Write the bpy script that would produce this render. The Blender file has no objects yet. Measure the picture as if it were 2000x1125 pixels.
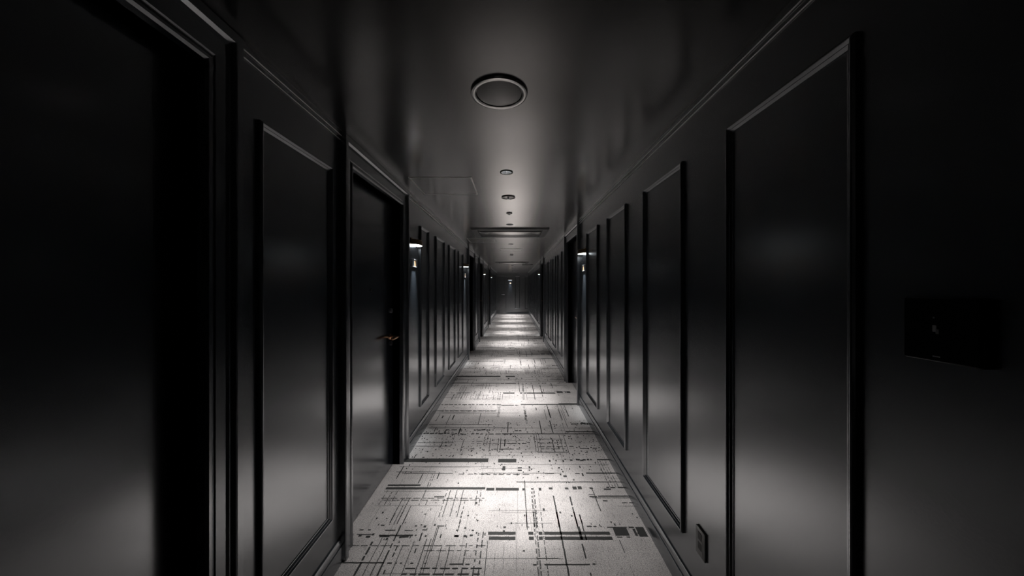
import bpy, bmesh, math, random
from mathutils import Vector, Matrix

S = bpy.context.scene
C = bpy.data.collections.new('corridor'); S.collection.children.link(C)
PI = math.pi

# ------------------------------------------------------------------ camera, world, exposure
CAM_H = 1.45
cam_d = bpy.data.cameras.new('camera'); cam = bpy.data.objects.new('camera', cam_d); C.objects.link(cam)
cam.location = (0, 0, CAM_H); cam.rotation_euler = (PI / 2, 0, 0)
cam_d.sensor_width = 36.0; cam_d.lens = 667.0 / 2000.0 * 36.0
cam_d.shift_x = -3.0 / 2000.0; cam_d.shift_y = -1.5 / 2000.0
cam_d.clip_start = 0.02; cam_d.clip_end = 100
S.camera = cam
w = bpy.data.worlds.new('world'); S.world = w; w.use_nodes = True
w.node_tree.nodes['Background'].inputs[0].default_value = (0, 0, 0, 1)
w.node_tree.nodes['Background'].inputs[1].default_value = 0.0
vs = S.view_settings
vs.view_transform = 'Standard'; vs.look = 'None'; vs.gamma = 1.0; vs.use_curve_mapping = False
vs.exposure = 0.15
SPOT_W = 112.0          # each downlight
SCONCE = 6.0          # emission of a sconce diffuser

# ------------------------------------------------------------------ dimensions (metres)
XL, XR = -0.92, 0.815          # wall faces
ZC = 2.265                     # ceiling
YB, YF = -2.2, 18.5            # back and far ends
LEAF = 0.065                   # door leaf set back behind the wall face
DOOR_H = 2.122
CX = -0.05                     # line of the ceiling fittings

# ------------------------------------------------------------------ materials
def mat(name, col, rough=0.5, metal=0.0, spec=0.5, ior=1.5, noise=None, bump=None, emit=None, coat=0.0):
    m = bpy.data.materials.new(name); m.use_nodes = True
    nt = m.node_tree; b = nt.nodes['Principled BSDF']
    b.inputs['Base Color'].default_value = (*col, 1)
    b.inputs['Roughness'].default_value = rough
    b.inputs['Metallic'].default_value = metal
    b.inputs['Specular IOR Level'].default_value = spec
    b.inputs['IOR'].default_value = ior
    b.inputs['Coat Weight'].default_value = coat; b.inputs['Coat Roughness'].default_value = rough; b.inputs['Coat IOR'].default_value = 1.6
    if emit:
        b.inputs['Emission Color'].default_value = (*emit[0], 1); b.inputs['Emission Strength'].default_value = emit[1]
    tc = nt.nodes.new('ShaderNodeTexCoord')
    if noise:
        n = nt.nodes.new('ShaderNodeTexNoise'); n.inputs['Scale'].default_value = noise[0]; n.inputs['Detail'].default_value = 4
        nt.links.new(tc.outputs['Object'], n.inputs['Vector'])
        r = nt.nodes.new('ShaderNodeMapRange'); r.inputs[3].default_value = rough - noise[1]; r.inputs[4].default_value = rough + noise[1]
        nt.links.new(n.outputs['Fac'], r.inputs[0]); nt.links.new(r.outputs[0], b.inputs['Roughness'])
        mx = nt.nodes.new('ShaderNodeMixRGB'); mx.inputs[1].default_value = (*[c * 0.9 for c in col], 1); mx.inputs[2].default_value = (*[c * 1.1 for c in col], 1)
        nt.links.new(n.outputs['Fac'], mx.inputs[0]); nt.links.new(mx.outputs[0], b.inputs['Base Color'])
    if bump:
        n = nt.nodes.new('ShaderNodeTexNoise'); n.inputs['Scale'].default_value = bump[0]; n.inputs['Detail'].default_value = 2
        nt.links.new(tc.outputs['Object'], n.inputs['Vector'])
        bp = nt.nodes.new('ShaderNodeBump'); bp.inputs['Strength'].default_value = bump[1]; bp.inputs['Distance'].default_value = 0.001
        nt.links.new(n.outputs['Fac'], bp.inputs['Height']); nt.links.new(bp.outputs[0], b.inputs['Normal'])
    return m

M = {}
def satin(name, dif, rough, k, c0=0.02, p=4.0, scale=110, bump=0.05, tint=(1, 0.98, 0.96)):
    m = bpy.data.materials.new(name); m.use_nodes = True
    nt = m.node_tree; L = nt.links.new; nt.nodes.remove(nt.nodes['Principled BSDF']); out = nt.nodes['Material Output']
    tc = nt.nodes.new('ShaderNodeTexCoord'); n = nt.nodes.new('ShaderNodeTexNoise'); n.inputs['Scale'].default_value = scale
    L(tc.outputs['Object'], n.inputs['Vector'])
    bp = nt.nodes.new('ShaderNodeBump'); bp.inputs['Strength'].default_value = bump; bp.inputs['Distance'].default_value = 0.001; L(n.outputs['Fac'], bp.inputs['Height'])
    d = nt.nodes.new('ShaderNodeBsdfDiffuse'); d.inputs['Color'].default_value = (*dif, 1); L(bp.outputs[0], d.inputs['Normal'])
    g = nt.nodes.new('ShaderNodeBsdfGlossy'); g.inputs['Color'].default_value = (*tint, 1); g.inputs['Roughness'].default_value = rough; L(bp.outputs[0], g.inputs['Normal'])
    lw = nt.nodes.new('ShaderNodeLayerWeight'); lw.inputs['Blend'].default_value = 0.5
    pw = nt.nodes.new('ShaderNodeMath'); pw.operation = 'POWER'; pw.inputs[1].default_value = p; L(lw.outputs['Facing'], pw.inputs[0])
    ma = nt.nodes.new('ShaderNodeMath'); ma.operation = 'MULTIPLY_ADD'; ma.use_clamp = True; ma.inputs[1].default_value = k; ma.inputs[2].default_value = c0; L(pw.outputs[0], ma.inputs[0])
    mx = nt.nodes.new('ShaderNodeMixShader'); L(ma.outputs[0], mx.inputs[0]); L(d.outputs[0], mx.inputs[1]); L(g.outputs[0], mx.inputs[2]); L(mx.outputs[0], out.inputs['Surface'])
    return m
M['paint'] = satin('charcoal_satin_paint', (0.009, 0.0115, 0.0155), 0.25, 0.55, 0.20, 3.0, 160, 0.06, (0.95, 0.97, 0.985))
M['trim'] = satin('charcoal_trim_paint', (0.014, 0.017, 0.022), 0.25, 0.5, 0.22, 3.0, 60, 0.02, (0.95, 0.97, 0.985))
M['door'] = satin('charcoal_door_paint', (0.008, 0.010, 0.0145), 0.20, 0.5, 0.25, 3.0, 120, 0.04, (0.95, 0.97, 0.985))
M['ceiling'] = satin('dark_ceiling_satin_lacquer', (0.011, 0.011, 0.0115), 0.225, 3.1, 0.0)
M['chrome'] = mat('dark_chrome', (0.50, 0.49, 0.48), 0.18, metal=1.0)
M['blackmetal'] = mat('black_metal', (0.02, 0.02, 0.02), 0.35, metal=0.0)
M['reflector'] = mat('silver_reflector', (0.85, 0.86, 0.88), 0.18, metal=1.0)
M['lamp'] = mat('lamp_lens', (0.8, 0.8, 0.8), 0.4, emit=((1.0, 0.98, 0.97), 250.0))
M['hatchline'] = mat('grey_metal_edge', (0.72, 0.71, 0.68), 0.4, metal=0.85)
M['lit_bead'] = mat('lit_edge_grey_metal', (0.72, 0.71, 0.68), 0.4, metal=0.8)  # paler than the trim, so the cornice step undersides look lit from the floor
M['bronze'] = mat('rose_bronze', (0.72, 0.42, 0.24), 0.25, metal=1.0)
M['brass'] = mat('brushed_brass', (0.70, 0.47, 0.25), 0.32, metal=1.0)
M['bronze_hood'] = mat('dark_brass', (0.30, 0.19, 0.095), 0.38, metal=1.0)
M['plate_brass'] = mat('aged_brass', (0.20, 0.11, 0.05), 0.5)
M['silver'] = mat('satin_silver', (0.75, 0.76, 0.78), 0.30, metal=1.0)
M['diffuser'] = mat('sconce_diffuser', (0.9, 0.9, 0.9), 0.5, emit=((0.90, 0.96, 1.0), SCONCE))
M['blackgloss'] = mat('black_glass', (0.004, 0.004, 0.004), 0.15, spec=0.3)
M['blackplastic'] = mat('black_plastic', (0.006, 0.006, 0.006), 0.45, spec=0.3)
M['greyplastic'] = mat('grey_plastic', (0.20, 0.20, 0.19), 0.4)
M['darkslot'] = mat('dark_recess', (0.01, 0.01, 0.01), 0.6)
M['print'] = mat('pale_grey_print', (0.35, 0.35, 0.35), 0.5)
M['acpanel'] = mat('dark_air_conditioner_casing', (0.10, 0.10, 0.10), 0.42)
M['grille'] = satin('grey_perforated_grille', (0.09, 0.09, 0.09), 0.35, 1.4, 0.04, 4.0, 900, 0.3)
M['detector'] = satin('warm_grey_satin_metal', (0.10, 0.095, 0.085), 0.3, 2.0, 0.1, 4.0, 60, 0.0)
M['plate_frame'] = mat('pewter_frame', (0.20, 0.20, 0.21), 0.5)
M['acflap'] = satin('satin_air_conditioner_flap', (0.06, 0.06, 0.063), 0.2, 3.0)
M['redlens'] = mat('small_lens', (0.5, 0.5, 0.5), 0.2)

def carpet_base():
    m = bpy.data.materials.new('carpet_pale_loop_pile'); m.use_nodes = True
    nt = m.node_tree; b = nt.nodes['Principled BSDF']; L = nt.links.new
    b.inputs['Roughness'].default_value = 0.95; b.inputs['Specular IOR Level'].default_value = 0.1
    tc = nt.nodes.new('ShaderNodeTexCoord')
    def noise(scale, vec_scale, detail=2):
        mp = nt.nodes.new('ShaderNodeMapping'); mp.inputs['Scale'].default_value = vec_scale
        L(tc.outputs['Object'], mp.inputs['Vector'])
        n = nt.nodes.new('ShaderNodeTexNoise'); n.inputs['Scale'].default_value = scale; n.inputs['Detail'].default_value = detail
        L(mp.outputs[0], n.inputs['Vector']); return n.outputs['Fac']
    def ramp(fac, a, c, lo, hi):
        r = nt.nodes.new('ShaderNodeMapRange'); r.inputs[1].default_value = a; r.inputs[2].default_value = c
        r.inputs[3].default_value = lo; r.inputs[4].default_value = hi; L(fac, r.inputs[0]); return r.outputs[0]
    def mul(a, c):
        k = nt.nodes.new('ShaderNodeMath'); k.operation = 'MULTIPLY'; L(a, k.inputs[0]); L(c, k.inputs[1]); return k.outputs[0]
    grain = ramp(noise(260, (1, 0.8, 1), 3), 0.32, 0.68, 0.42, 1.25)
    streak = ramp(noise(34, (5, 0.55, 1), 3), 0.56, 0.70, 1.0, 0.66)
    fleck = ramp(noise(120, (1.6, 0.5, 1), 2), 0.62, 0.70, 1.0, 0.45)
    blotch = ramp(noise(4, (1, 1, 1), 3), 0.3, 0.7, 0.84, 1.1)
    f = mul(mul(grain, streak), mul(fleck, blotch))
    mx = nt.nodes.new('ShaderNodeMixRGB'); mx.blend_type = 'MULTIPLY'; mx.inputs[0].default_value = 1
    mx.inputs[1].default_value = (0.66, 0.60, 0.568, 1); L(f, mx.inputs[2]); L(mx.outputs[0], b.inputs['Base Color'])
    bp = nt.nodes.new('ShaderNodeBump'); bp.inputs['Strength'].default_value = 0.5; bp.inputs['Distance'].default_value = 0.002
    L(noise(420, (1, 1, 1), 2), bp.inputs['Height']); L(bp.outputs[0], b.inputs['Normal'])
    return m

def carpet_mark(name, col, keep):
    m = bpy.data.materials.new(name); m.use_nodes = True
    nt = m.node_tree; b = nt.nodes['Principled BSDF']; L = nt.links.new
    b.inputs['Roughness'].default_value = 0.95; b.inputs['Specular IOR Level'].default_value = 0.1
    tc = nt.nodes.new('ShaderNodeTexCoord')
    n = nt.nodes.new('ShaderNodeTexNoise'); n.inputs['Scale'].default_value = 150; n.inputs['Detail'].default_value = 3
    L(tc.outputs['Object'], n.inputs['Vector'])
    r = nt.nodes.new('ShaderNodeMapRange'); r.inputs[1].default_value = keep - 0.06; r.inputs[2].default_value = keep + 0.06; L(n.outputs['Fac'], r.inputs[0])
    mx = nt.nodes.new('ShaderNodeMixRGB'); mx.inputs[1].default_value = (*col, 1); mx.inputs[2].default_value = (0.45, 0.42, 0.40, 1)
    L(r.outputs[0], mx.inputs[0]); L(mx.outputs[0], b.inputs['Base Color'])
    return m
M['carpet'] = carpet_base()
M['mark0'] = carpet_mark('carpet_charcoal_yarn', (0.055, 0.053, 0.050), 0.74)
M['mark1'] = carpet_mark('carpet_grey_yarn', (0.075, 0.071, 0.067), 0.62)
M['mark2'] = carpet_mark('carpet_pale_grey_yarn', (0.27, 0.25, 0.235), 0.58)

# ------------------------------------------------------------------ mesh helpers
def link(name, bm, m, parent=None, smooth=None, recalc=True):
    if recalc: bmesh.ops.recalc_face_normals(bm, faces=bm.faces)
    me = bpy.data.meshes.new(name); bm.to_mesh(me); bm.free()
    for k in (m if isinstance(m, (list, tuple)) else [m]): me.materials.append(M[k])
    if smooth:
        for p in me.polygons: p.use_smooth = True
        me.set_sharp_from_angle(angle=math.radians(smooth))
    o = bpy.data.objects.new(name, me); C.objects.link(o)
    if parent: o.parent = parent
    return o
def empty(name, loc=(0, 0, 0), rz=0.0):
    o = bpy.data.objects.new(name, None); o.empty_display_size = 0.1; C.objects.link(o)
    o.location = loc; o.rotation_euler = (0, 0, rz); return o
def tag(o, label=None, cat=None, group=None, kind=None):
    if label: o['label'] = label
    if cat: o['category'] = cat
    if group: o['group'] = group
    if kind: o['kind'] = kind
    return o
def box(bm, x0, x1, y0, y1, z0, z1, bev=0.0, seg=2):
    t = bmesh.new(); bmesh.ops.create_cube(t, size=1.0)
    sx, sy, sz = abs(x1 - x0), abs(y1 - y0), abs(z1 - z0)
    for v in t.verts:
        v.co = Vector(((x0 + x1) / 2 + v.co.x * sx, (y0 + y1) / 2 + v.co.y * sy, (z0 + z1) / 2 + v.co.z * sz))
    if bev: bmesh.ops.bevel(t, geom=t.edges[:], offset=bev, segments=seg, affect='EDGES', profile=0.5)
    me = bpy.data.meshes.new('tmp'); t.to_mesh(me); t.free(); bm.from_mesh(me); bpy.data.meshes.remove(me)
    return bm
def B(*a, **k): return box(bmesh.new(), *a, **k)
def lathe(bm, prof, n=40, mtx=None, close=False):
    """prof: list of (r, z) revolved about z; r = 0 ends are capped by a fan."""
    rings = []
    for r, z in prof:
        if r < 1e-6: rings.append([bm.verts.new((0, 0, z))])
        else: rings.append([bm.verts.new((r * math.cos(2 * PI * i / n), r * math.sin(2 * PI * i / n), z)) for i in range(n)])
    pairs = list(zip(rings, rings[1:])) + ([(rings[-1], rings[0])] if close else [])
    for a, c in pairs:
        for i in range(n):
            j = (i + 1) % n
            if len(a) == 1 and len(c) == 1: continue
            if len(a) == 1: bm.faces.new((a[0], c[i], c[j]))
            elif len(c) == 1: bm.faces.new((a[i], a[j], c[0]))
            else: bm.faces.new((a[i], a[j], c[j], c[i]))
    if mtx:
        for ring in rings:
            for v in ring: v.co = mtx @ v.co
    return bm
def strips(bm, rows, closed_rows=False, cap=True):
    """rows of points (same count) joined into a surface; ends capped."""
    vs_ = [[bm.verts.new(p) for p in row] for row in rows]
    n = len(vs_[0]); rng = range(n)
    for a, c in zip(vs_, vs_[1:]):
        for i in rng:
            j = (i + 1) % n
            bm.faces.new((a[i], a[j], c[j], c[i]))
    if cap:
        bm.faces.new(vs_[0]); bm.faces.new(list(reversed(vs_[-1])))
    return bm
def ring_strips(bm, rows):
    vs_ = [[bm.verts.new(p) for p in row] for row in rows]
    n = len(vs_[0])
    for k in range(len(vs_)):
        a, c = vs_[k], vs_[(k + 1) % len(vs_)]
        for i in range(n):
            j = (i + 1) % n
            bm.faces.new((a[i], a[j], c[j], c[i]))
    return bm

# a wall side: maps (depth into the corridor from the wall face, along, up) to world
class Side:
    def __init__(s, name, f): s.name = name; s.f = f
    def __call__(s, p, t, z): return s.f(p, t, z)
LEFT = Side('left', lambda p, t, z: Vector((XL + p, t, z)))
RIGHT = Side('right', lambda p, t, z: Vector((XR - p, t, z)))
FAR = Side('far', lambda p, t, z: Vector((t, YF - p, z)))
def sbox(bm, side, p0, p1, t0, t1, z0, z1, bev=0.0, seg=2):
    a, c = side(p0, t0, z0), side(p1, t1, z1)
    return box(bm, min(a.x, c.x), max(a.x, c.x), min(a.y, c.y), max(a.y, c.y), min(a.z, c.z), max(a.z, c.z), bev, seg)
def SB(*a, **k): return sbox(bmesh.new(), *a, **k)
def slathe(bm, side, prof, t, z, n=24):
    """revolved about the wall normal through (t, z); prof = (radius, depth)."""
    rows = []
    for r, p in prof:
        rows.append([side(p, t + r * math.cos(2 * PI * i / n), z + r * math.sin(2 * PI * i / n)) for i in range(n)])
    return strips(bm, rows)

# carpet repeat: x0 x1 y0 y1 (metres) shade style
PATTERN = """-0.968 -0.941 2.077 2.083 0 d; -0.953 -0.831 2.036 2.043 0 d; -0.765 -0.704 2.033 2.039 0 s; -0.65 -0.6 2.033 2.037 1 s; -0.948 -0.824 2.001 2.005 1
s; -0.904 -0.886 1.983 1.998 0 r; -0.858 -0.829 1.98 1.996 0 r; -0.786 -0.588 1.989 1.999 0 s; -0.779 -0.715 1.979 1.988 0 r; -0.663 -0.596 1.974 1.99
0 r; -0.577 -0.566 1.991 1.998 0 s; -0.516 -0.507 1.983 1.998 0 s; -0.345 -0.319 1.984 1.997 0 d; -0.808 -0.785 2.075 2.082 0 s; -0.6 -0.585 2.07
2.078 0 s; -0.545 -0.529 2.062 2.079 0 r; -0.485 -0.474 2.075 2.089 0 s; -0.46 -0.421 2.07 2.076 0 d; -0.545 -0.506 2.037 2.044 0 d; -0.343 -0.333
2.032 2.04 0 s; -0.906 -0.152 1.914 1.917 1 d; -0.494 -0.209 1.878 1.881 1 d; -0.9 -0.681 1.794 1.799 0 s; -0.664 -0.613 1.791 1.797 0 d; -0.596
-0.586 1.79 1.796 0 s; -0.542 -0.526 1.79 1.796 0 s; -0.468 -0.458 1.788 1.794 0 s; -0.336 -0.266 1.785 1.791 0 s; -0.252 -0.229 1.783 1.789 0 s;
-0.559 -0.146 1.758 1.763 0 d; -0.564 -0.147 1.721 1.728 0 d; -0.15 0.012 2 2.024 0 s; -0.142 0.011 1.959 1.985 0 s; 0.087 0.117 2 2.024 0 s; 0.089
0.117 1.959 1.985 0 s; 0.147 0.17 2 2.024 0 s; 0.146 0.169 1.959 1.985 0 s; 0.18 0.568 2 2.024 0 s; 0.181 0.571 1.959 1.985 0 s; 0.102 0.121 1.78
1.786 0 s; 0.161 0.4 1.782 1.787 0 s; 0.413 0.429 1.785 1.791 0 s; -0.061 -0.046 2.057 2.069 0 s; -0.064 -0.051 2.025 2.034 0 s; -0.345 -0.319 1.983
1.998 0 r; -0.292 -0.269 1.977 1.994 0 r; -0.256 -0.237 1.989 2.002 0 r; -0.249 -0.236 2.031 2.039 0 s; 0.444 0.533 2.065 2.073 0 d; 0.597 0.607 2.103
2.112 0 s; 0.565 0.686 2.06 2.064 0 s; 0.596 0.679 1.992 2.058 0 s; 0.6 0.678 1.978 1.983 0 d; 0.694 0.727 2.057 2.067 0 d; 0.712 0.727 1.991 2.049 0
s; 0.734 0.783 1.984 2.064 0 s; -0.917 -0.211 2.831 2.89 0 s; -0.128 0.023 2.824 2.882 0 s; -0.988 -0.178 2.755 2.761 2 s; -0.988 -0.611 2.677 2.683 1
s; -0.858 -0.473 2.656 2.664 1 s; -0.427 -0.182 2.646 2.652 1 d; -0.964 -0.681 2.492 2.51 0 s; -0.98 -0.203 2.448 2.474 0 s; -0.195 -0.138 2.435 2.468
0 s; -0.128 0.038 2.435 2.468 0 s; 0.063 0.079 2.435 2.462 0 s; -0.982 -0.513 2.424 2.429 2 s; -0.973 -0.2 2.343 2.349 1 d; -0.965 -0.213 2.322 2.327
1 d; -0.96 -0.479 2.265 2.269 2 s; -0.549 -0.479 2.355 2.369 1 s; -0.126 0.779 2.788 2.795 2 s; -0.258 0.174 2.728 2.735 2 s; -0.252 0.374 2.66 2.666
1 s; -0.25 0.143 2.641 2.649 1 d; 0.242 0.314 2.651 2.658 1 s; 0.479 0.515 2.651 2.663 0 s; 0.565 0.796 2.654 2.67 0 s; 0.702 0.801 2.861 2.88 0 s;
0.524 0.651 2.855 2.88 0 r; 0.295 0.309 2.834 2.868 0 s; 0.35 0.36 2.84 2.868 0 s; 0.409 0.421 2.83 2.864 0 s; 0.473 0.494 2.85 2.872 0 s; 0.021 0.798
2.538 2.546 1 s; 0.426 0.493 2.446 2.482 0 r; 0.37 0.413 2.447 2.47 0 d; 0.126 0.145 2.445 2.462 0 s; 0.181 0.199 2.436 2.471 0 r; 0.254 0.284 2.442
2.465 0 r; 0.548 0.572 2.454 2.474 0 d; 0.648 0.699 2.443 2.458 0 s; 0.671 0.806 2.465 2.477 0 d; 0.525 0.578 2.357 2.37 0 s; 0.585 0.796 2.364 2.375
0 s; 0.54 0.796 2.347 2.353 1 s; 0.525 0.56 2.386 2.391 1 s; 0.606 0.638 2.312 2.32 0 s; 0.727 0.801 2.295 2.3 1 d; 0.033 0.067 2.731 2.749 0 d; 0.032
0.066 2.697 2.715 0 d; 0.121 0.135 2.73 2.764 0 s; 0.119 0.133 2.697 2.715 0 s; -0.089 -0.065 2.702 2.766 0 s; 0.358 0.372 2.729 2.752 0 s; 0.378
0.388 2.706 2.724 0 s; 0.383 0.393 2.672 2.696 0 s; 0.358 0.37 2.631 2.652 0 s; 0.382 0.408 2.612 2.636 0 r; 0.53 0.54 2.738 2.769 0 s; 0.529 0.541
2.62 2.663 0 s; -0.898 -0.177 4.002 4.018 1 d; -0.882 -0.174 3.932 3.944 2 s; -0.36 -0.154 3.812 3.821 2 s; -0.893 -0.224 3.602 3.615 1 s; -0.877
-0.016 3.515 3.525 1 s; -0.893 -0.631 3.373 3.401 0 r; -0.61 -0.47 3.36 3.385 0 r; -0.41 -0.3 3.363 3.385 0 d; -0.276 -0.015 3.36 3.38 0 d; -0.116
0.795 3.366 3.385 0 s; -0.69 -0.484 3.461 3.482 0 d; -0.403 -0.234 3.458 3.485 0 r; -0.891 -0.558 3.18 3.187 1 s; -0.894 -0.575 3.112 3.119 1 s; -0.19
-0.015 3.251 3.257 2 s; -0.39 -0.286 3.21 3.22 1 d; -0.385 -0.014 3.165 3.172 1 d; -0.388 -0.35 3.057 3.068 0 s; -0.179 -0.036 3.05 3.064 0 d; 0.187
0.468 3.257 3.264 1 s; 0.245 0.491 3.172 3.183 0 d; 0.228 0.479 3.098 3.109 0 d; 0.247 0.462 3.058 3.067 0 d; 0.21 0.485 2.995 3.004 1 s; 0.523 0.807
3.417 3.437 0 s; 0.611 0.683 3.611 3.628 0 s; 0.71 0.795 3.603 3.652 0 r; 0.596 0.679 3.066 3.078 0 s; 0.713 0.752 3.07 3.084 0 d; 0.508 0.553 3.103
3.117 0 d; 0.629 0.651 2.99 2.999 1 s; -0.121 0.79 3.512 3.522 2 s; 0.011 0.08 3.439 3.46 0 d; -0.058 0.119 3.16 3.177 0 d; -0.105 0.06 3.051 3.063 0
d; -0.865 -0.174 3.989 4.013 1 d; -0.852 0.065 3.935 3.948 2 s; -0.152 0.004 4.184 4.207 0 s; 0.019 0.069 4.184 4.207 0 d; 0.09 0.799 4.207 4.237 0 s;
0.56 0.805 4.243 4.267 0 s; -0.891 -0.153 4.204 4.228 1 d; -0.807 -0.796 1.811 1.945 0 dv; -0.807 -0.796 1.715 1.799 0 sv; -0.76 -0.758 1.715 1.978 1
sv; -0.722 -0.719 1.715 1.945 1 sv; -0.689 -0.681 1.95 2.079 0 sv; -0.689 -0.682 1.898 1.933 0 sv; -0.69 -0.681 1.715 1.882 0 sv; -0.654 -0.647 1.833
1.948 0 dv; -0.661 -0.654 1.724 1.752 0 sv; -0.622 -0.62 1.715 1.919 1 sv; -0.567 -0.565 1.715 1.95 1 sv; -0.543 -0.536 1.863 1.895 0 sv; -0.543
-0.535 1.95 2.016 0 sv; -0.428 -0.421 1.973 2.006 0 sv; -0.501 -0.498 1.715 1.968 1 sv; -0.475 -0.473 1.715 1.968 1 sv; -0.462 -0.46 1.73 2.079 1 sv;
-0.454 -0.451 1.873 2.068 1 sv; -0.402 -0.4 1.715 1.909 1 sv; -0.357 -0.354 1.715 1.909 1 sv; -0.759 -0.757 2.096 2.191 1 sv; -0.716 -0.714 2.09 2.203
1 sv; -0.681 -0.679 2.084 2.203 1 sv; -0.334 -0.331 2.024 2.203 1 dv; -0.267 -0.263 1.715 1.958 1 dv; -0.208 -0.203 1.715 2.024 1 dv; -0.181 -0.176
1.715 2.024 1 dv; -0.148 -0.146 1.715 1.953 1 sv; -0.102 -0.1 1.754 1.859 2 dv; -0.055 -0.053 1.754 1.929 2 dv; 0.081 0.084 2.04 2.203 1 sv; 0.124
0.127 1.715 2.203 1 dv; 0.131 0.134 1.715 2.203 2 dv; 0.138 0.142 1.715 2.203 1 dv; 0.174 0.177 1.715 2.203 1 dv; 0.274 0.283 1.715 2.203 0 sv; 0.384
0.393 2.073 2.203 0 sv; 0.385 0.4 1.958 2.068 0 sv; 0.383 0.391 1.824 1.929 0 sv; 0.387 0.394 1.715 1.734 0 sv; 0.417 0.424 2.09 2.178 0 sv; 0.415
0.422 1.958 2.084 0 dv; 0.606 0.608 1.863 1.958 1 sv; -0.892 -0.884 2.602 2.769 0 sv; -0.583 -0.575 2.583 2.672 0 sv; -0.707 -0.702 2.521 2.667 1 sv;
-0.629 -0.626 2.485 2.667 1 dv; -0.613 -0.61 2.485 2.667 1 dv; -0.899 -0.897 2.272 2.441 1 dv; -0.862 -0.859 2.272 2.441 1 dv; -0.825 -0.822 2.272
2.441 1 dv; -0.761 -0.758 2.272 2.342 1 sv; -0.714 -0.711 2.272 2.342 1 sv; -0.763 -0.76 2.1 2.265 1 sv; -0.734 -0.732 2.087 2.265 1 sv; -0.715 -0.712
2.093 2.265 1 sv; -0.681 -0.678 2.093 2.265 1 sv; -0.628 -0.625 2.35 2.441 1 sv; -0.631 -0.628 2.272 2.342 1 dv; -0.587 -0.584 2.272 2.334 1 dv;
-0.474 -0.471 2.152 2.441 1 dv; -0.451 -0.448 2.152 2.441 1 sv; -0.404 -0.401 2.159 2.441 1 sv; -0.359 -0.356 2.152 2.441 1 sv; -0.331 -0.328 2.062
2.326 1 dv; -0.258 -0.255 2.265 2.441 1 dv; -0.232 -0.229 2.265 2.441 1 dv; -0.971 -0.968 2.113 2.407 1 dv; 0.08 0.084 2.062 2.566 1 sv; 0.174 0.178
2.062 2.408 2 dv; 0.273 0.282 2.062 2.374 0 sv; 0.385 0.395 2.268 2.364 0 sv; 0.385 0.393 2.062 2.251 0 sv; 0.417 0.424 2.062 2.176 0 sv; 0.562 0.567
2.209 2.469 1 sv; 0.125 0.13 2.062 2.433 1 dv; 0.134 0.139 2.062 2.433 2 dv; 0.143 0.148 2.062 2.433 1 dv; 0.698 0.701 2.48 2.854 1 dv; 0.719 0.722
2.48 2.854 1 dv; 0.741 0.743 2.48 2.854 1 dv; 0.76 0.763 2.48 2.854 1 dv; -0.799 -0.785 3.781 3.853 0 sv; -0.677 -0.664 3.737 3.872 0 sv; -0.843
-0.839 3.694 3.909 1 sv; -0.716 -0.712 3.611 3.89 1 sv; -0.376 -0.372 3.611 3.928 1 sv; -0.063 -0.054 3.405 3.677 0 sv; -0.802 -0.794 3.427 3.532 0
sv; -0.689 -0.679 3.398 3.471 0 sv; -0.55 -0.537 3.377 3.509 0 sv; -0.669 -0.659 3.086 3.209 0 rv; -0.473 -0.469 3.005 3.235 1 sv; -0.575 -0.572 3.122
3.356 1 dv; -0.22 -0.217 3.005 3.274 1 sv; -0.145 -0.142 3.005 3.274 1 sv; -0.123 -0.119 3.005 3.274 1 sv; -0.249 -0.246 3.134 3.342 1 dv; -0.278
-0.274 3.134 3.328 1 dv; -0.086 -0.076 3.11 3.261 0 sv; -0.523 -0.515 2.913 2.95 0 sv; -0.847 -0.842 2.897 2.95 0 sv; 0.275 0.284 3.384 3.711 0 sv;
0.387 0.397 3.405 3.711 0 sv; 0.361 0.364 3.737 4.047 1 sv; 0.411 0.418 3.781 4.047 0 sv; 0.527 0.53 3.711 4.047 1 sv; 0.558 0.561 3.532 4.047 1 sv;
0.614 0.617 3.835 4.047 1 sv; 0.128 0.149 3.628 4.047 2 dv; 0.422 0.431 3.494 3.628 0 dv; 0.198 0.201 3.005 3.37 1 sv; 0.221 0.223 3.005 3.37 1 sv;
0.244 0.246 3.005 3.37 1 sv; 0.361 0.368 3.005 3.274 0 sv; 0.403 0.413 3.063 3.235 0 dv; 0.443 0.446 3.005 3.356 1 sv; 0.484 0.487 3.005 3.356 1 sv;
0.404 0.413 3.793 4.216 0 sv; 0.264 0.272 4.02 4.116 0 sv; 0.534 0.537 3.734 4.216 1 sv; 0.577 0.58 3.734 4.216 1 sv; 0.619 0.623 3.841 4.216 1 sv;
-0.183 -0.156 3.817 4.187 2 dv; 0.121 0.144 3.734 4.187 2 dv"""

# ------------------------------------------------------------------ doors: (n, side, outer start, outer end, handle at far end, handle height)
CW = 0.12                                  # width of the upright casings
DOORS = [
    (1, LEFT, 0.014, 1.124, False, 'nearest room door on the left, plain charcoal leaf in deep shade at the picture edge'),
    (2, LEFT, 1.805, 2.915, True, 'charcoal room door on the left with bronze lever, beside the nearest bright sconce'),
    (3, LEFT, 6.82, 7.93, False, 'third room door along the left wall, just beyond its sconce'),
    (4, LEFT, 9.02, 10.13, True, 'fourth room door along the left wall, small in the distance'),
    (5, LEFT, 12.27, 13.38, True, 'last and smallest room door on the left wall'),
    (6, RIGHT, 4.185, 5.295, False, 'nearest room door on the right, recessed beyond the right-hand sconce'),
    (7, RIGHT, 9.05, 10.16, True, 'farther room door on the right wall, small in the distance'),
]
def openings(side):
    return [(d[2] + CW, d[3] - CW) for d in DOORS if d[1] is side]
def spans(side, ends, outer=True):
    """stretches of wall between the door casings"""
    cuts = sorted((d[2], d[3]) for d in DOORS if d[1] is side); r = []; y = ends[0]
    for a, c in cuts:
        if a > y: r.append((y, a))
        y = c
    if ends[1] > y: r.append((y, ends[1]))
    return r

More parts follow.
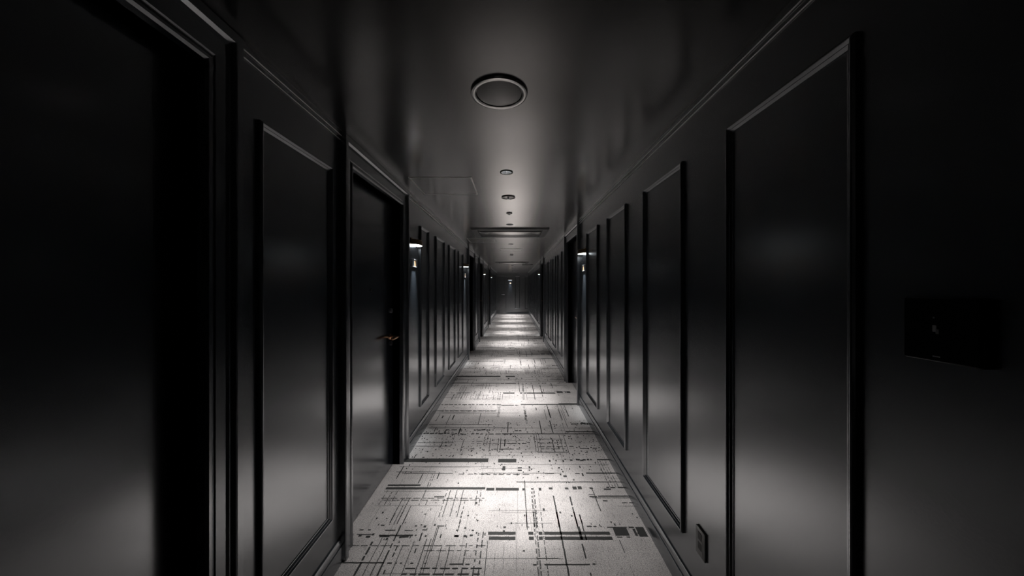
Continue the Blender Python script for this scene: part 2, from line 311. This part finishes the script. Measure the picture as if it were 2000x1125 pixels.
# ------------------------------------------------------------------ floor and carpet print
fl = link('floor', B(XL - 0.3, XR + 0.3, YB, YF + 0.2, -0.12, 0.0), 'carpet')
tag(fl, 'pale grey-beige patterned carpet running the length of the corridor', kind='structure')
PERIOD = 2.69
def carpet_print():
    rnd = random.Random(5)
    cell = []                                             # x0, x1, y0, y1, shade
    def dashes(x0, x1, y0, y1, s, vert, rough):
        a, c = (y0, y1) if vert else (x0, x1)
        p = a
        while p < c - 1e-4:
            ln = rnd.uniform(0.018, 0.060) if not rough else rnd.uniform(0.010, 0.03)
            e = min(c, p + ln)
            if vert:
                j = (x1 - x0) * (rnd.uniform(-0.25, 0.25) if rough or x1 - x0 > .008 else 0); cell.append((x0 + j, x1 + j, p, e, s))
            else:
                j = (y1 - y0) * (rnd.uniform(-0.35, 0.35) if rough else rnd.uniform(-0.12, 0.12)); cell.append((x0 if False else p, e, y0 + j, y1 + j, s))
            p = e + (rnd.uniform(0.006, 0.026) if not rough else rnd.choice((0.0, 0.0, 0.004, 0.008)))
    for q in PATTERN.replace('\n', ' ').split(';'):
        x0, x1, y0, y1, s, m = q.split(); x0, x1, y0, y1 = map(float, (x0, x1, y0, y1)); s = int(s)
        v = m.endswith('v'); m = m[0]
        if v and x1 - x0 < 0.006: x0 -= 0.0012; x1 += 0.0012
        if not v and y1 - y0 < 0.012: y0 -= 0.0012; y1 += 0.0012
        if m == 's':
            # woven edge: cut into pieces whose edges wander a millimetre
            a, c = (y0, y1) if v else (x0, x1); p = a
            while p < c - 1e-5:
                e = min(c, p + 0.03); j = rnd.uniform(-0.0008, 0.0008)
                cell.append((x0 + j, x1 + j, p, e, s) if v else (p, e, y0 + j, y1 + j, s)); p = e
        else: dashes(x0, x1, y0, y1, s, v, m == 'r')
    for k in range(680):                                  # small loose flecks, denser in the dotted zones
        y = rnd.choice((2.7, 2.95, 3.0, 3.08, 3.15, 3.25, 3.3, 3.4, 3.45, 3.6, 2.1, 4.1)) + rnd.gauss(0, 0.10)
        x = rnd.uniform(-0.9, 0.8); a = rnd.uniform(0.003, 0.013); c = rnd.uniform(0.006, 0.024)
        cell.append((x, x + a, y, y + c, rnd.choice((0, 0, 0, 1, 1))))
    for k in range(60):                                   # fine pale hairlines
        x = rnd.uniform(-0.9, 0.8); y = rnd.uniform(1.72, 4.2); l = rnd.uniform(0.1, 0.5)
        if rnd.random() < 0.6: cell.append((x, x + 0.003, y, y + l, 2))
        else: cell.append((x, x + l, y, y + 0.006, 2))
    bm = bmesh.new(); z = (0.0011, 0.0008, 0.0005)
    for k in range(-2, 7):
        for x0, x1, y0, y1, s in cell:
            a, c = y0 + k * PERIOD, y1 + k * PERIOD
            if a < YB + .02 or c > YF - .02: continue
            p, e = max(x0, XL), min(x1, XR)
            if e - p < 1e-4: continue
            f = bm.faces.new([bm.verts.new(v) for v in ((p, a, z[s]), (e, a, z[s]), (e, c, z[s]), (p, c, z[s]))]); f.material_index = s
    o = link('carpet_print', bm, ['mark0', 'mark1', 'mark2'], fl, recalc=False)
    tag(o, 'charcoal and grey broken lines woven into the carpet', kind='stuff')
carpet_print()

# ------------------------------------------------------------------ ceiling (with the downlight holes)
LIGHTS = [2.42, 4.44, 6.45, 8.75, 10.87, 12.76, 14.70, 16.40, 17.70]
HOLE = 0.040
def ceiling():
    bm = bmesh.new()
    q = 0.08
    x0, x1 = XL - 0.3, XR + 0.3
    def quad(a, b, c, d): bm.faces.new([bm.verts.new((x, y, ZC)) for x, y in ((a, b), (c, b), (c, d), (a, d))])
    y = YB
    for L in LIGHTS:
        quad(x0, y, x1, L - q); quad(x0, L - q, CX - q, L + q); quad(CX + q, L - q, x1, L + q)
        n = 32; inn, out = [], []
        for i in range(n):
            t = 2 * PI * i / n; cx_, cy_ = math.cos(t), math.sin(t); k = q / max(abs(cx_), abs(cy_))
            inn.append(bm.verts.new((CX + HOLE * cx_, L + HOLE * cy_, ZC))); out.append(bm.verts.new((CX + k * cx_, L + k * cy_, ZC)))
        for i in range(n):
            j = (i + 1) % n; bm.faces.new((inn[i], inn[j], out[j], out[i]))
        y = L + q
    quad(x0, y, x1, YF + 0.2)
    bmesh.ops.remove_doubles(bm, verts=bm.verts, dist=1e-5)
    box(bm, x0, x1, YB, YF + 0.2, ZC + 0.12, ZC + 0.16)
    return tag(link('ceiling', bm, 'ceiling'), 'dark satin-painted flat ceiling', kind='structure')
ceiling()

# ------------------------------------------------------------------ walls: backing with door openings, facing panels on it
def wall(side, name, label, seams):
    bm = bmesh.new(); ops = openings(side); y = YB; th = 0.30
    for a, c in ops:
        sbox(bm, side, -th, -0.012, y, a, 0, ZC); sbox(bm, side, -th, -0.012, a, c, DOOR_H, ZC); y = c
    sbox(bm, side, -th, -0.012, y, YF, 0, ZC)
    for a, c in ops: sbox(bm, side, -th, -th + 0.05, a, c, 0, DOOR_H)
    o = tag(link(name, bm, 'paint'), label, kind='structure')
    for a, c in spans(side, (YB, YF)):
        cuts = [a] + [s for s in seams if a < s < c] + [c]
        for s0, s1 in zip(cuts, cuts[1:]):
            g0 = 0.0012 if s0 != a else 0; g1 = 0.0012 if s1 != c else 0
            link('wall_panel', SB(side, -0.012, 0.0, s0 + g0, s1 - g1, 0.0, ZC, bev=0.0008, seg=1), 'paint', o)
    return o
wl = wall(LEFT, 'wall_left', 'dark charcoal panelled wall on the left with framed mouldings', [3.70, 4.67, 5.61, 11.4, 14.6, 16.2])
wr = wall(RIGHT, 'wall_right', 'dark charcoal panelled wall on the right with framed mouldings', [6.5, 8.2, 11.5, 13.2, 14.9, 16.6])
bm = bmesh.new(); D8 = (-0.905, -0.455)      # narrow door in the far wall
box(bm, XL - 0.3, D8[0], YF, YF + 0.2, 0, ZC); box(bm, D8[0], D8[1], YF, YF + 0.2, 2.06, ZC); box(bm, D8[1], XR + 0.3, YF, YF + 0.2, 0, ZC)
box(bm, D8[0], D8[1], YF + 0.15, YF + 0.2, 0, 2.06)
wf = tag(link('wall_far', bm, 'paint'), 'dark end wall closing the corridor', kind='structure')
tag(link('wall_back', B(XL - 0.3, XR + 0.3, YB - 0.15, YB, 0, ZC), 'paint'), 'plain dark wall behind the viewpoint', kind='structure')

# applied frame mouldings -------------------------------------------------
MOULD = [(0.0, 0.0), (0.0, 0.011), (0.003, 0.016), (0.007, 0.0175), (0.0095, 0.0170), (0.0165, 0.0105), (0.0185, 0.0105), (0.0260, 0.0035), (0.0285, 0.0030), (0.0285, 0.0)]
def moulding(side, parent, t0, t1, z0=0.278, z1=2.052):
    rows = []
    for ct, cz, st, sz in ((t0, z0, 1, 1), (t1, z0, -1, 1), (t1, z1, -1, -1), (t0, z1, 1, -1)):
        rows.append([side(p, ct + st * d, cz + sz * d) for d, p in MOULD])
    link('panel_moulding', ring_strips(bmesh.new(), rows), 'trim', parent)
FW = 0.488
LF = [(1.225, 1.715), (3.345, 3.672), (4.01, 4.50), (4.84, 5.33), (5.67, 6.16), (8.23, 8.72), (10.72, 11.21), (11.50, 11.99)] + [(13.95 + .83 * k, 14.44 + .83 * k) for k in range(5)]
RF = [(0.803, 1.291), (1.628, 2.116), (2.452, 2.940), (3.277, 3.765), (5.76, 6.25), (6.585, 7.075), (7.41, 7.90), (8.23, 8.70)] + [(10.75 + .83 * k, 11.24 + .83 * k) for k in range(9)]
RF += [(-0.022 - FW, -0.022 + 0.0)]
for a, c in LF: moulding(LEFT, wl, a, c)
for a, c in RF: moulding(RIGHT, wr, a, c)
for a, c in ((0.08, 0.34), (0.62, 0.795)): moulding(FAR, wf, a, c)

# crown and skirting -------------------------------------------------------
CROWN = [(0.0, ZC), (0.012, ZC), (0.012, ZC - 0.0105), (0.0105, ZC - 0.012), (0.006, ZC - 0.0125), (0.006, ZC - 0.031), (0.005, ZC - 0.0325), (0.0, ZC - 0.033)]
BASE = [(0.0, 0.0), (0.018, 0.0), (0.018, 0.082), (0.0165, 0.086), (0.0130, 0.087), (0.0125, 0.090), (0.0135, 0.094), (0.0135, 0.104), (0.010, 0.112), (0.008, 0.121), (0.006, 0.125), (0.0, 0.125)]
def run(name, side, prof, a, c, m):
    return link(name, strips(bmesh.new(), [[side(p, a, z) for p, z in prof], [side(p, c, z) for p, z in prof]]), m, smooth=25)
n = 0
WHERE = {'left': ['behind the viewpoint', 'between the first and second doors', 'between the second and third doors', 'between the third and fourth doors', 'between the fourth and fifth doors', 'past the last door'],
         'right': ['nearest the viewpoint', 'between the two doors', 'past the farther door']}
for side, nm in ((LEFT, 'left'), (RIGHT, 'right')):
    for k, (a, c) in enumerate(spans(side, (YB, YF))):
        n += 1
        o = tag(run('trim_%d' % n, side, CROWN, a, c, 'trim'), 'slim stepped cornice on the %s wall %s' % (nm, WHERE[nm][k]), kind='structure')
        for p, z in ((0.0095, ZC - 0.0125), (0.003, ZC - 0.033)):  # added pale strips: bounce light on the step undersides, put into the colour
            link('lit_edge_bead', strips(bmesh.new(), [[side(p + 0.003 * math.cos(PI * i / 3), t, z + 0.002 * math.sin(PI * i / 3)) for i in range(6)] for t in (a, c)]), 'lit_bead', o, smooth=40)
        tag(run('baseboard_%s' % nm, side, BASE, a, c, 'trim'), 'dark skirting board on the %s wall %s' % (nm, WHERE[nm][k]), kind='structure')
tag(run('baseboard_far', FAR, BASE, D8[1] + 0.06, XR - 0.018, 'trim'), 'dark skirting board at the foot of the end wall', kind='structure')
tag(run('trim_%d' % (n + 1), FAR, CROWN, XL + 0.012, XR - 0.012, 'trim'), 'slim cornice along the end wall', kind='structure')

# door casings, leaves and fittings ---------------------------------------
def casing_prof(wd):          # (distance in from the outer edge, depth)
    k = wd
    return [(0, 0), (0, 0.031), (0.004, 0.035), (0.028, 0.035), (0.033, 0.033), (0.041, 0.022), (0.045, 0.022), (0.053, 0.017),
            (k - 0.034, 0.015), (k - 0.030, 0.011), (k - 0.026, 0.011), (k - 0.021, 0.017), (k - 0.016, 0.019), (k - 0.007, 0.019), (k, 0.012), (k, -0.012), (0, -0.012)]
def lever(side, parent, leaf_p, t, z, d, m):
    """d = +1: lever runs towards larger t"""
    h = empty('handle'); h.parent = parent
    bm = bmesh.new(); slathe(bm, side, [(0.026, leaf_p), (0.026, leaf_p + 0.006), (0.024, leaf_p + 0.009), (0.011, leaf_p + 0.010), (0.010, leaf_p + 0.052), (0.002, leaf_p + 0.053)], t, z)
    link('rosette', bm, m, h, smooth=35)
    a, c = (t - 0.012, t + 0.135) if d > 0 else (t - 0.135, t + 0.012)
    link('lever', SB(side, leaf_p + 0.050, leaf_p + 0.066, a, c, z - 0.010, z + 0.010, bev=0.004), m, h, smooth=35)
    return h
def door(nn, side, a, c, far_handle, label):
    e = tag(empty('door_%d' % nn, side(0, (a + c) / 2, 0)), label, kind='structure')
    def part(name, bm, m, smooth=None):
        bmesh.ops.translate(bm, verts=bm.verts, vec=-e.location); return link(name, bm, m, e, smooth)
    i0, i1 = a + CW, c - CW; hw = ZC - DOOR_H
    pj, ph = casing_prof(CW), casing_prof(hw)
    for s, (o, top) in ((1, (a, 0)), (-1, (c, 0))):
        low = [side(p, o + s * d, 0.0) for d, p in pj]
        up = [side(p, o + s * d, ZC - dh) for (d, p), (dh, _) in zip(pj, ph)]
        part('casing_upright', strips(bmesh.new(), [low, up]), 'trim', 12)
    part('casing_head', strips(bmesh.new(), [[side(p, a + dj, ZC - d) for (d, p), (dj, _) in zip(ph, pj)], [side(p, c - dj, ZC - d) for (d, p), (dj, _) in zip(ph, pj)]]), 'trim', 12)
    jd = -0.20
    part('jamb', SB(side, jd, -0.012, i0 - 0.02, i0, 0, DOOR_H), 'trim'); part('jamb', SB(side, jd, -0.012, i1, i1 + 0.02, 0, DOOR_H), 'trim')
    part('jamb_head', SB(side, jd, -0.012, i0, i1, DOOR_H, DOOR_H + 0.02), 'trim')
    leaf = part('leaf', SB(side, -LEAF - 0.045, -LEAF, i0 + 0.003, i1 - 0.003, 0.006, DOOR_H - 0.004, bev=0.0015, seg=1), 'door')
    t = (i1 - 0.055) if far_handle else (i0 + 0.075); d = -1 if far_handle else 1
    hh = lever(side, e, -LEAF, t, 1.055, d, 'bronze')
    for ch in hh.children:
        ch.data.transform(Matrix.Translation(-e.location))
    bm = bmesh.new(); slathe(bm, side, [(0.016, -LEAF), (0.016, -LEAF + 0.008), (0.012, -LEAF + 0.011), (0.003, -LEAF + 0.0105)], t, 1.0, 20); part('keyhole_cover', bm, 'blackmetal', 35)
    bm = bmesh.new(); slathe(bm, side, [(0.018, -LEAF), (0.018, -LEAF + 0.009), (0.014, -LEAF + 0.012), (0.003, -LEAF + 0.012)], t, 1.262, 20); part('deadbolt', bm, 'blackmetal', 35)
    bm = bmesh.new(); slathe(bm, side, [(0.010, -LEAF), (0.010, -LEAF + 0.003), (0.006, -LEAF + 0.004), (0.005, -LEAF + 0.001), (0.001, -LEAF + 0.001)], (i0 + i1) / 2, 1.43, 16); part('peephole', bm, 'blackmetal', 35)
    return e
for d in DOORS: door(*d)
# the narrow door at the end
e8 = tag(empty('door_8', (0, YF, 0)), 'narrow dark door in the end wall, left of the end sconce', kind='structure')
def p8(name, bm, m, smooth=None):
    bmesh.ops.translate(bm, verts=bm.verts, vec=-e8.location); return link(name, bm, m, e8, smooth)
p8('leaf', SB(FAR, -0.075, -0.03, D8[0] + 0.003, D8[1] - 0.003, 0.006, 2.055, bev=0.0015, seg=1), 'door')
p8('casing_upright', SB(FAR, 0, 0.03, D8[1], D8[1] + 0.055, 0, 2.115, bev=0.006), 'trim')
p8('casing_head', SB(FAR, 0, 0.03, D8[0], D8[1], 2.06, 2.115, bev=0.006), 'trim')
h8 = lever(FAR, e8, -0.03, D8[1] - 0.06, 1.055, -1, 'silver')
for ch in h8.children: ch.data.transform(Matrix.Translation(-e8.location))

# ------------------------------------------------------------------ ceiling fittings
def copy_tree(o, parent=None):
    c = o.copy(); C.objects.link(c); c.parent = parent
    for ch in list(o.children): copy_tree(ch, c)
    return c
ORD = ['first and nearest', 'second', 'third', 'fourth', 'fifth', 'sixth', 'seventh', 'eighth', 'ninth and farthest']
def make_downlight():
    r = empty('downlight')
    link('trim_ring', lathe(bmesh.new(), [(HOLE, 0.0), (0.046, 0.0), (0.046, -0.003), (0.044, -0.005), (0.0385, -0.005), (0.0365, -0.001), (0.0365, 0.004), (HOLE, 0.004)], 40, close=True), 'blackmetal', r, 40)
    link('reflector', lathe(bmesh.new(), [(0.0375, -0.003), (0.0335, -0.002), (0.029, 0.020), (0.022, 0.045), (0.016, 0.058), (0.017, 0.060), (0.024, 0.047), (0.031, 0.022), (0.0375, 0.002)], 40, close=True), 'reflector', r, 40)
    link('lens', lathe(bmesh.new(), [(0.0, 0.056), (0.0155, 0.056), (0.0155, 0.060), (0.0, 0.060)], 24), 'lamp', r, 40)
    ld = bpy.data.lights.new('downlight_beam', 'SPOT'); ld.energy = SPOT_W; ld.color = (0.96, 0.98, 1.0)
    ld.spot_size = math.radians(68); ld.spot_blend = 1.0; ld.shadow_soft_size = 0.02
    lo = bpy.data.objects.new('beam', ld); C.objects.link(lo); lo.location = (0, 0, -0.008); lo.parent = r
    l2 = ld.copy(); l2.spot_size = math.radians(36); l2.energy = SPOT_W * 2.3          # hot core of the reflector
    lo = bpy.data.objects.new('beam_core', l2); C.objects.link(lo); lo.location = (0, 0, -0.008); lo.parent = r
    return r
dl = make_downlight()
for k, y in enumerate(LIGHTS):
    o = dl if k == 0 else copy_tree(dl)
    o.location = (CX, y, ZC)
    tag(o, 'small round recessed downlight, %s in the ceiling row' % ORD[k], 'downlight', 'recessed ceiling downlights')

sp = tag(empty('ceiling_speaker', (-0.060, 1.430, ZC)), 'large round ceiling speaker with dark chrome ring, nearest ceiling fitting', 'speaker')
link('ring', lathe(bmesh.new(), [(0.119, 0.0), (0.119, -0.006), (0.116, -0.011), (0.110, -0.013), (0.100, -0.012), (0.0965, -0.009), (0.0955, 0.0)], 72, close=True), 'chrome', sp, 35)
link('grille', lathe(bmesh.new(), [(0.0, -0.0075), (0.090, -0.0075), (0.0935, -0.006), (0.0945, 0.0), (0.0, 0.0)], 64), 'grille', sp, 35)

def sprinkler(name, y, r, label, cat, big):
    e = tag(empty(name, (CX + 0.003, y, ZC)), label, cat)
    link('plate', lathe(bmesh.new(), [(0.0, -0.002), (r * 0.80, -0.003), (r * 0.92, -0.008), (r, -0.007), (r, 0.0), (0.0, 0.0)], 40), 'detector', e, 35)
    s = link('stem', lathe(bmesh.new(), [(0.0, -0.018), (0.005, -0.018), (0.005, -0.012), (0.009, -0.008), (0.010, -0.001), (0.0, -0.001)], 20), 'silver', e, 35)
    link('deflector', lathe(bmesh.new(), [(0.0, -0.021), (0.012, -0.020), (0.012, -0.018), (0.0, -0.018)], 20), 'silver', s, 35)
sprinkler('heat_detector', 3.09, 0.062, 'wide flat ceiling detector with a small central stub, just past the first downlight', 'detector', True)
sprinkler('sprinkler_head', 3.75, 0.033, 'small ceiling sprinkler head between the flat detector and second downlight', 'sprinkler', False)
sprinkler('smoke_detector', 8.45, 0.05, 'small dark ceiling detector far down the corridor, past the distant hatch', 'detector', False)

def hatch(x0, y0, label, s=0.47):
    e = tag(empty('access_hatch', (x0 + s / 2, y0 + s / 2, ZC)), label, 'access hatch', 'ceiling access hatches')
    h = s / 2; tk = 0.008; z0, z1 = -0.0025, 0.001
    for x_0, x_1, y_0, y_1 in ((-h, h, -h, -h + tk), (-h, h, h - tk, h), (-h, -h + tk, -h + tk, h - tk), (h - tk, h, -h + tk, h - tk)):
        link('edge_trim', B(x_0, x_1, y_0, y_1, z0, z1), 'hatchline', e)
    link('panel', B(-h + tk + 0.002, h - tk - 0.002, -h + tk + 0.002, h - tk - 0.002, -0.002, 0.001), 'ceiling', e)
    link('latch', B(-0.014, 0.014, h - 0.012, h - 0.002, -0.006, -0.002, bev=0.001, seg=1), 'hatchline', e)
hatch(-0.781, 2.53, 'square ceiling access hatch with pale metal edge, nearest and clearest on the left')
hatch(-0.780, 5.69, 'square ceiling access hatch beyond the near air conditioner, close to the left wall')
hatch(-0.290, 7.20, 'square ceiling access hatch in the middle of the ceiling, farthest away')

def aircon(y0, label):
    wd, dp = 1.085, 0.76
    e = tag(empty('air_conditioner', (CX, y0 + dp / 2, ZC)), label, 'air conditioner', 'ceiling air conditioners')
    X, Y = wd / 2, dp / 2
    bm = bmesh.new()
    rows = []
    prof = [(0.0, 0.0), (0.0, -0.016), (0.012, -0.022), (0.085, -0.022), (0.090, -0.014), (0.090, 0.0)]
    for sx, sy in ((-1, -1), (1, -1), (1, 1), (-1, 1)):
        rows.append([(sx * (X - d), sy * (Y - (d if d < .02 else d * 0.75)), z) for d, z in prof])
    link('frame', ring_strips(bm, rows), 'acpanel', e)
    link('recess', B(-X + 0.088, X - 0.088, -Y + 0.065, Y - 0.065, -0.004, 0.0), 'darkslot', e)
    link('intake_panel', B(-X + 0.100, X - 0.100, -Y + 0.16, Y - 0.085, -0.027, -0.005, bev=0.003), 'acflap', e, 30)
    f = link('louvre', B(-X + 0.11, X - 0.11, -0.025, 0.025, -0.004, 0.004, bev=0.002, seg=1), 'acpanel', e)
    f.location = (0, -Y + 0.105, -0.010); f.rotation_euler = (math.radians(-12), 0, 0)
aircon(4.70, 'long dark ceiling cassette air conditioner with reflective panel, the near one')
aircon(11.00, 'long dark ceiling cassette air conditioner far down the corridor')
e = tag(empty('slot_diffuser', (0.50, 12.35, ZC)), 'short black linear air slot in the ceiling past the far air conditioner', 'air vent')
link('frame', B(-0.20, 0.20, -0.06, 0.06, -0.012, 0.0, bev=0.003), 'blackmetal', e)
for k in range(3): link('slat', B(-0.185, 0.185, -0.04 + k * 0.035, -0.03 + k * 0.035, -0.016, -0.012), 'acpanel', e)

# ------------------------------------------------------------------ sconces and room plates
def sconce(side, t, label, z=1.865):
    e = tag(empty('wall_sconce', side(0, t, z)), label, 'sconce', 'sconces beside the room doors')
    def part(name, bm, m, smooth=None):
        bmesh.ops.translate(bm, verts=bm.verts, vec=-e.location); return link(name, bm, m, e, smooth)
    part('backplate', SB(side, 0.0, 0.008, t - 0.09, t + 0.09, z - 0.02, z + 0.030, bev=0.002, seg=1), 'bronze_hood')
    n = 18; W = 0.11; P = 0.075
    arc = [(t - W, 0.008)] + [(t - W * math.cos(PI * i / n), 0.008 + 0.010 + (P - 0.018) * math.sin(PI * i / n)) for i in range(n + 1)] + [(t + W, 0.008)]
    rows = [[side(p, q, zz) for q, p in arc] for zz in (z - 0.030, z + 0.010)]
    top = [side(0.008 + (p - 0.008) * 0.93, t + (q - t) * 0.96, z + 0.015) for q, p in arc]
    part('hood', strips(bmesh.new(), rows + [top]), 'bronze_hood', 30)
    d = [side(0.008 + (p - 0.008) * 0.93, t + (q - t) * 0.95, z - 0.026) for q, p in arc]
    d2 = [side(0.008 + (p - 0.008) * 0.93, t + (q - t) * 0.95, z - 0.031) for q, p in arc]
    part('diffuser', strips(bmesh.new(), [d, d2]), 'diffuser', 40)
    ld = bpy.data.lights.new('sconce_beam', 'SPOT'); ld.energy = 65.0; ld.color = (0.86, 0.95, 1.0)
    ld.spot_size = math.radians(35); ld.spot_blend = 1.0; ld.shadow_soft_size = 0.015
    lo = bpy.data.objects.new('beam', ld); C.objects.link(lo); lo.parent = e
    lo.location = side(0.066, t, z - 0.036) - e.location
    lo.rotation_euler = (side(0, 0, 0) - side(math.tan(math.radians(11)), 0, 1)).to_track_quat('-Z', 'Y').to_euler()   # washes down the wall
def plate(side, t, label, z=1.672):
    e = tag(empty('room_plate', side(0, t, z)), label, 'room sign', 'room plates below the sconces')
    def part(name, bm, m, smooth=None, par=None):
        bmesh.ops.translate(bm, verts=bm.verts, vec=-e.location); return link(name, bm, m, e, smooth)
    w_, h_ = 0.075, 0.036
    part('frame_bar', SB(side, 0, 0.012, t - w_, t + w_, z + h_ - 0.005, z + h_, bev=0.001, seg=1), 'plate_frame')
    part('frame_bar', SB(side, 0, 0.012, t - w_, t + w_, z - h_, z - h_ + 0.005, bev=0.001, seg=1), 'plate_frame')
    part('frame_bar', SB(side, 0, 0.012, t - w_, t - w_ + 0.008, z - h_ + 0.005, z + h_ - 0.005, bev=0.001, seg=1), 'plate_frame')
    part('frame_bar', SB(side, 0, 0.012, t + w_ - 0.008, t + w_, z - h_ + 0.005, z + h_ - 0.005, bev=0.001, seg=1), 'plate_frame')
    part('brass_face', SB(side, 0, 0.007, t - w_ + 0.008, t + w_ - 0.008, z - h_ + 0.005, z + h_ - 0.005), 'plate_brass')
    part('dark_field', SB(side, 0.007, 0.009, t - w_ + 0.012, t - 0.004, z - h_ + 0.009, z + h_ - 0.009, bev=0.0005, seg=1), 'blackmetal')
SC = [
    (LEFT, 3.145, 'on the left wall beside the nearest lever-handled door'),
    (LEFT, 6.43, 'on the left wall before the third door'),
    (LEFT, 10.33, 'on the left wall after the fourth door'),
    (LEFT, 13.58, 'on the left wall after the last door, tiny'),
    (RIGHT, 3.935, 'on the right wall beside the nearest right-hand door'),
    (RIGHT, 10.36, 'on the right wall after the farther door, tiny'),
    (FAR, -0.185, 'in the middle of the end wall'),
]
for s, t, where in SC:
    sconce(s, t, 'lit brass wall sconce ' + where)
    plate(s, t, 'small brass room plate ' + where)

# ------------------------------------------------------------------ right wall: control panel and socket
cp = tag(empty('wall_control', RIGHT(0, 0.639, 1.369)), 'black square wall control unit on the dark wall at the right edge', 'control panel')
def cpart(name, bm, m, smooth=None, par=None):
    bmesh.ops.translate(bm, verts=bm.verts, vec=-cp.location); return link(name, bm, m, cp, smooth)
cpart('housing', SB(RIGHT, 0, 0.016, 0.580, 0.698, 1.309, 1.430, bev=0.002), 'blackplastic', 30)
cpart('glass_face', SB(RIGHT, 0.016, 0.0195, 0.582, 0.696, 1.311, 1.428, bev=0.001, seg=1), 'blackgloss')
cpart('sensor', SB(RIGHT, 0.0195, 0.0205, 0.642, 0.648, 1.366, 1.378), 'print')
cpart('sensor_window', SB(RIGHT, 0.0195, 0.0205, 0.6385, 0.643, 1.362, 1.371), 'greyplastic')
cpart('indicator', SB(RIGHT, 0.0195, 0.0203, 0.645, 0.6475, 1.391, 1.394), 'print')
for k, (a, c) in enumerate(((0.637, 0.6385), (0.639, 0.642), (0.6425, 0.6445), (0.645, 0.648))): cpart('maker_mark', SB(RIGHT, 0.0195, 0.0198, a, c, 1.3185, 1.3205), 'print')

so = tag(empty('power_outlet', RIGHT(0, 1.475, 0.345)), 'dark double power outlet low on the right wall between two framed panels', 'power outlet')
def spart(name, bm, m, smooth=None):
    bmesh.ops.translate(bm, verts=bm.verts, vec=-so.location); return link(name, bm, m, so, smooth)
spart('faceplate', SB(RIGHT, 0, 0.009, 1.440, 1.512, 0.285, 0.405, bev=0.003), 'greyplastic', 30)
spart('bezel', SB(RIGHT, 0.009, 0.0100, 1.455, 1.497, 0.302, 0.388, bev=0.0004, seg=1), 'greyplastic')
for zc in (0.372, 0.330):
    sk = spart('socket', SB(RIGHT, 0.0100, 0.0112, 1.462, 1.490, zc - 0.015, zc + 0.015, bev=0.0005, seg=1), 'blackplastic')
    spart('pin_slot', SB(RIGHT, 0.0112, 0.0114, 1.468, 1.4705, zc - 0.004, zc + 0.006), 'darkslot')
    spart('pin_slot', SB(RIGHT, 0.0112, 0.0114, 1.481, 1.4835, zc - 0.004, zc + 0.006), 'darkslot')
